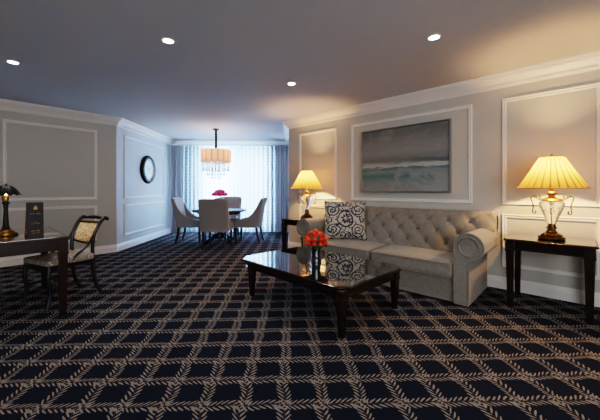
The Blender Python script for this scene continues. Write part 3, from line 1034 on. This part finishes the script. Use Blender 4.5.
for r, n, L, z in ((.30, 24, .16, -.785), (.20, 16, .24, -.805), (.10, 9, .30, -.825)):
    for k in range(n):
        a = 2 * pi * k / n; m = MB()
        nb = int(L / .032)
        for j in range(nb):
            m.ball((0, 0, -.016 - j * .032), .013, 6)
        m.lathe([(.001, -L - .045), (.018, -L - .02), (.010, -L + .0), (.001, -L + .008)], 6)
        m.build('crystal_drop', 'chandelier_crystal', ch, loc=(r * cos(a), r * sin(a), z), smooth=20)
for k in range(4):
    a = k * pi / 2 + .3; m = MB(); m.ball((.15 * cos(a), .15 * sin(a), -.63), .028, 10); m.build('bulb', 'warm_bulb', ch)
for k in range(2):
    a = k * pi + .3; lamp_light(cxh + .13 * cos(a), cyh + .13 * sin(a), H_CEIL - .60, 8, (1, .66, .42), .05)

# ------------------------------------------------------------------ downlights
places = [((-3.18, 3.335), 'recessed ceiling downlight at the far left, above the desk'), ((-1.25, 2.854), 'recessed ceiling downlight left of the ceiling middle, in front of the dining alcove'),
          ((-.113, 4.01), 'small recessed ceiling downlight farthest back, above the small side table'), ((1.242, 2.789), 'recessed ceiling downlight above the coffee table and sofa')]
d0 = None
for (p, lb) in places:
    if d0 is None:
        d0 = thing('ceiling_downlight', lb, 'downlight', (p[0], p[1], H_CEIL), 0, 'recessed downlights in the ceiling')
        m = MB(); m.lathe([(.042, 0.0), (.060, 0.0), (.060, -.004), (.054, -.009), (.044, -.007), (.042, 0)], 36, cap=False); m.build('trim_ring', 'white_gloss', d0)
        m = MB(); m.lathe([(.001, -.003), (.044, -.004), (.044, -.002), (.001, -.001)], 28); m.build('lens', 'bulb_glow', d0)
    else:
        dup(d0, (p[0], p[1], H_CEIL), 0, lb)
def spot(x, y, z, e, c=(1, .92, .84), ang=120, blend=1.0, r=.05, tgt=None):
    l = bpy.data.lights.new('spot_beam', 'SPOT'); l.energy = e; l.color = c; l.spot_size = radians(ang); l.spot_blend = blend; l.shadow_soft_size = r
    o = bpy.data.objects.new('spot_beam', l); col.objects.link(o); o.location = (x, y, z)
    return o
for (p, lb) in places: spot(p[0], p[1], H_CEIL - .02, 34)

# ------------------------------------------------------------------ desk and what stands on it
uD = Vector((-.735, .678)); vD = Vector((-.678, -.735))
Rc = Vector((-2.28, 2.975))
dL, dW = 1.24, .78
dc = Rc + uD * (dL / 2) + vD * (dW / 2)
DZ = atan2(uD.y, uD.x)      # local x along the long side, local y = perpendicular (vD = local +y?)
perp = Vector((-uD.y, uD.x))
desk = thing('writing_desk', 'dark mahogany writing desk with glass-covered top at the left wall', 'desk', (dc.x, dc.y, 0), DZ)
a, b = dL / 2, dW / 2
m = MB(); m.box(-a, a, -b, b, .742, .766); m.build('desktop', 'desk_wood', desk, bevel=.004)
m = MB(); m.box(-a + .02, a - .02, -b + .02, b - .02, .764, .7685)
t = NT('desk_glass'); f = t.noise(t.coord('Object'), 2, 1); t.set(Base_Color=t.mix(f, (.03, .026, .02), (.036, .03, .025)), Roughness=.03)
t.b.inputs['Coat Weight'].default_value = 1; t.b.inputs['Coat IOR'].default_value = 2.2; M['desk_glass'] = t.m
m.build('glass_top', 'desk_glass', desk, smooth=0)
m = MB()
for y0, y1 in ((-b + .03, -b + .055), (b - .055, b - .03)): m.box(-a + .03, a - .03, y0, y1, .635, .742)
for x0, x1 in ((-a + .03, -a + .055), (a - .055, a - .03)): m.box(x0, x1, -b + .03, b - .03, .635, .742)
m.build('apron', 'desk_wood', desk, bevel=.003)
for sx in (-1, 1):
    for sy in (-1, 1):
        x, y = sx * (a - .045), sy * (b - .045); m = MB()
        q = lambda s: [(x - s, y - s), (x + s, y - s), (x + s, y + s), (x - s, y + s)]
        m.taper(q(.026), 0, q(.036), .60); m.taper(q(.042), .598, q(.042), .622); m.taper(q(.038), .62, q(.038), .742)
        m.build('leg', 'desk_wood', desk, bevel=.002)
# desk lamp
dl = thing('desk_lamp', 'small dark bronze lamp with leafy shade at the left edge of the desk', 'lamp', (-2.97, 3.04, .7685), 0)
m = MB(); m.lathe([(.001, 0), (.095, 0), (.10, .012), (.085, .024), (.06, .032), (.064, .042), (.045, .055), (.035, .06), (.001, .06)], 32, rmod=lambda a, r, z: 1 + (.05 * sin(6 * a) if r > .05 else 0)); m.build('base', 'brass', dl)
m = MB()
m.lathe([(.001, .058), (.032, .06), (.034, .072), (.026, .08), (.023, .12), (.017, .26), (.020, .31), (.030, .32), (.030, .332), (.018, .34), (.001, .342)], 24, rmod=lambda a, r, z: 1 + .03 * sin(10 * a)); m.build('column', 'dark_iron', dl)
m = MB(); m.lathe([(.001, .34), (.026, .342), (.032, .37), (.028, .40), (.014, .415), (.001, .42)], 20); m.build('collar', 'brass', dl)
m = MB()
def leafshade(u, v):
    a = 2 * pi * u
    r = lerp(.022, .118, v ** .8); z = .505 - .095 * v ** 1.3 - .008 * v * cos(12 * a)
    r *= 1 + .05 * v * cos(12 * a)
    return (r * cos(a), r * sin(a), z)
m.grid(leafshade, 96, 8, closeu=True); m.lathe([(.022, .503), (.012, .512), (.006, .522), (.001, .524)], 16)
m.build('lamp_shade', 'dark_iron', dl, smooth=80, solid=.003)
lamp_light(-2.97, 3.04, .7685 + .46, 7, (1, .65, .3), .02)
# menu folder
fx, fy = -2.62, 2.985
fo = thing('menu_folder', 'tall black information folder with gold crest and lettering standing on the desk', 'folder', (fx, fy, .7688), radians(55))
t = NT('folder_cover'); f = t.noise(t.coord('Object'), 30, 2); t.set(Base_Color=t.mix(f, (.014, .014, .018), (.022, .022, .027)), Roughness=.5); M['folder_cover'] = t.m
m = MB(); m.loops([[(-.062, 0, 0), (.062, 0, 0), (.062, .004, 0), (-.062, .004, 0)], [(-.062, .012, .334), (.062, .012, .334), (.062, .016, .334), (-.062, .016, .334)]])
m.build('front_cover', 'folder_cover', fo, smooth=0)
m = MB(); m.loops([[(-.062, .085, 0), (.062, .085, 0), (.062, .089, 0), (-.062, .089, 0)], [(-.062, .030, .334), (.062, .030, .334), (.062, .034, .334), (-.062, .034, .334)]])
m.build('rear_cover', 'folder_cover', fo, smooth=0)
m = MB(); m.loops([[(-.062, .004, 0), (-.066, .004, 0), (-.066, .085, 0), (-.062, .085, 0)], [(-.062, .014, .334), (-.066, .014, .334), (-.066, .032, .334), (-.062, .032, .334)]])
m.build('spine', 'desk_wood', fo, smooth=0)
def fp(x, z): return (x, .012 * z / .334 - .0012, z)
m = MB()
def strip(x0, x1, z0, z1):
    m.face([m.bm.verts.new(fp(x0, z0)), m.bm.verts.new(fp(x1, z0)), m.bm.verts.new(fp(x1, z1)), m.bm.verts.new(fp(x0, z1))])
# crest: shield with small crown
cr = [(-.014, .262), (.014, .262), (.017, .278), (.012, .285), (.006, .296), (0, .306), (-.006, .296), (-.012, .285), (-.017, .278)]
m.face([m.bm.verts.new(fp(x, z)) for x, z in cr])
m.build('crest', 'gold', fo, smooth=0, recalc=False)
for zc, hw, hh, ngl in ((.222, .040, .006, 9), (.140, .012, .004, 3), (.125, .036, .0065, 9), (.052, .036, .006, 9), (.032, .030, .005, 8)):
    m = MB()
    step = 2 * hw / ngl
    for k in range(ngl):
        x0 = -hw + k * step + .001
        if k == ngl // 2 and ngl > 4 : continue
        strip(x0, x0 + step * .22, zc - hh, zc + hh)
        strip(x0, x0 + step * .7, zc + hh * (.4 if k % 2 else -.9), zc + hh * (.8 if k % 2 else -.5))
    m.build('lettering', 'gold', fo, smooth=0, recalc=False)

# ------------------------------------------------------------------ desk chair
Ap, Bp, Cp, Dp = Vector((-3.02, 3.30)), Vector((-2.575, 3.085)), Vector((-2.39, 3.56)), Vector((-2.77, 3.77))
cen = (Ap + Bp + Cp + Dp) / 4
fwd = ((Ap + Bp) - (Cp + Dp)).normalized()
CRZ = atan2(fwd.y, fwd.x) - pi / 2
dch = thing('desk_chair', 'black scroll-back chair with gold patterned pad and patterned seat at the desk', 'chair', (cen.x, cen.y, 0), CRZ)
# local: +y forward, +x right-of-facing
m = cushion(-.245, .245, -.20, .28, .425, .495, .02); m.build('seat', 'damask_print', dch, smooth=70)
m = MB()
m.prism([(-.22, -.21), (.22, -.21), (.25, .22), (.235, .27), (.15, .295), (-.15, .295), (-.235, .27), (-.25, .22)], .385, .44); m.build('seat_frame', 'black_wood', dch, bevel=.008)
for sx in (-1, 1):
    m = MB(); P = spline([(sx * .225, .25, .42), (sx * .228, .262, .30), (sx * .228, .245, .15), (sx * .235, .275, 0)], 5)
    m.tube(P, [(.026 - .010 * i / (len(P) - 1), .024 - .009 * i / (len(P) - 1)) for i in range(len(P))], 8); m.build('leg', 'black_wood', dch)
    m = MB(); P = spline([(sx * .20, -.20, .44), (sx * .20, -.20, .30), (sx * .20, -.225, .14), (sx * .21, -.29, 0)], 5)
    m.tube(P, [(.026 - .008 * i / (len(P) - 1), .022 - .006 * i / (len(P) - 1)) for i in range(len(P))], 8); m.build('leg', 'black_wood', dch)
    m = MB(); P = spline([(sx * .20, -.20, .42), (sx * .205, -.19, .55), (sx * .21, -.205, .70), (sx * .215, -.26, .82), (sx * .215, -.315, .885), (sx * .215, -.345, .885), (sx * .215, -.345, .865)], 5)
    m.tube(P, .019, 8); m.build('back_post', 'black_wood', dch)
    # sweeping brace from post down to seat
    m = MB(); P = spline([(sx * .21, -.215, .73), (sx * .222, -.13, .60), (sx * .232, -.03, .525), (sx * .235, .04, .46)], 5)
    m.tube(P, .014, 8) if sx < 2 else None; m.build('brace', 'black_wood', dch)
    m = MB(); m.tube([(sx * .225, .25, .19), (sx * .205, -.21, .19)], .011, 8); m.build('stretcher', 'black_wood', dch)
m = MB(); m.tube([(-.215, .02, .19), (.215, .02, .19)], .010, 8); m.build('stretcher', 'black_wood', dch)
m = MB(); P = [(x, -.335, .885 + .006 * cos(x * 12)) for x in [lerp(-.245, .245, k / 14) for k in range(15)]]
m.tube(P, [.016 + .007 * (abs(k - 7) in (2, 7, 0)) for k in range(15)], 10); m.build('top_rail', 'black_wood', dch)
m = MB(); m.tube([(lerp(-.21, .21, k / 10), -.28 - .015 * sin(pi * k / 10), .835) for k in range(11)], .012, 8); m.build('upper_rail', 'black_wood', dch)
m = MB(); m.tube([(lerp(-.21, .21, k / 10), -.205 - .03 * sin(pi * k / 10), .62 - .03 * sin(pi * k / 10)) for k in range(11)], .014, 8); m.build('lower_rail', 'black_wood', dch)
m = MB()
def pad(u, v, s):
    x = (u - .5) * .37; z = lerp(.61, .83, v); y = -.207 - .075 * v ** 1.5 - .03 * sin(pi * u)
    return (x, y + s * .022 * (sin(pi * u) * sin(pi * v)) ** .3, z - .02 * sin(pi * u) * (1 - v))
m.grid(lambda u, v: pad(u, v, 1), 16, 12); m.grid(lambda u, v: pad(u, v, -1), 16, 12)
bmesh.ops.remove_doubles(m.bm, verts=m.bm.verts, dist=.0005)
m.build('back_pad', 'gold_damask', dch, smooth=70)

# ------------------------------------------------------------------ lights
def area(loc, rot, sx, sy, e, c, spread=180):
    l = bpy.data.lights.new('area_light', 'AREA'); l.shape = 'RECTANGLE'; l.size = sx; l.size_y = sy; l.energy = e; l.color = c; l.spread = radians(spread)
    o = bpy.data.objects.new('area_light', l); col.objects.link(o); o.location = loc; o.rotation_euler = rot
    return o
# daylight just outside the window, shining in through the glass and the sheers
po = Dk + wx * .53 - wn * .30
area((po.x, po.y, 1.25), (radians(90), 0, atan2(wd.y, wd.x) + pi), wl * .66, 2.3, 270, (.48, .72, 1.0))
# added fill spots at ceiling height, out of view and without fixtures
for (x, y, e) in ((-3.2, .6, 8), (0, .4, 6), (1.8, .3, 8), (-1.5, -1.6, 20), (-4.8, 1.6, 14)):
    spot(x, y, H_CEIL - .02, e, (1, .96, .93), 150)

# added fill lights behind the camera to brighten the walls, no windows there
for (px_, py_, rz_, e_) in ((.3, -2.6, 0, 34), (2.0, -1.6, 44, 50)):
    o = area((px_, py_, 1.45), (radians(90), 0, radians(rz_) + 0), 2.6, 1.7, e_, (.96, .97, 1.0))
    o.name = 'rear_fill_light'
w = bpy.data.worlds.new('world'); bpy.context.scene.world = w; w.use_nodes = True
bg = w.node_tree.nodes['Background']; bg.inputs[0].default_value = (.55, .75, 1, 1); bg.inputs[1].default_value = 1.0

# ------------------------------------------------------------------ camera
cam = bpy.data.cameras.new('camera'); co = bpy.data.objects.new('camera', cam); col.objects.link(co)
co.location = (0, 0, 1.23); co.rotation_euler = (radians(90), 0, 0)
cam.sensor_width = 36; cam.lens = 301 / 600 * 36
cam.shift_y = (189.6 - 210) / 600
bpy.context.scene.camera = co
vs = bpy.context.scene.view_settings
vs.view_transform = 'Filmic'
try: vs.look = 'High Contrast'
except Exception: pass
vs.exposure = 0.5
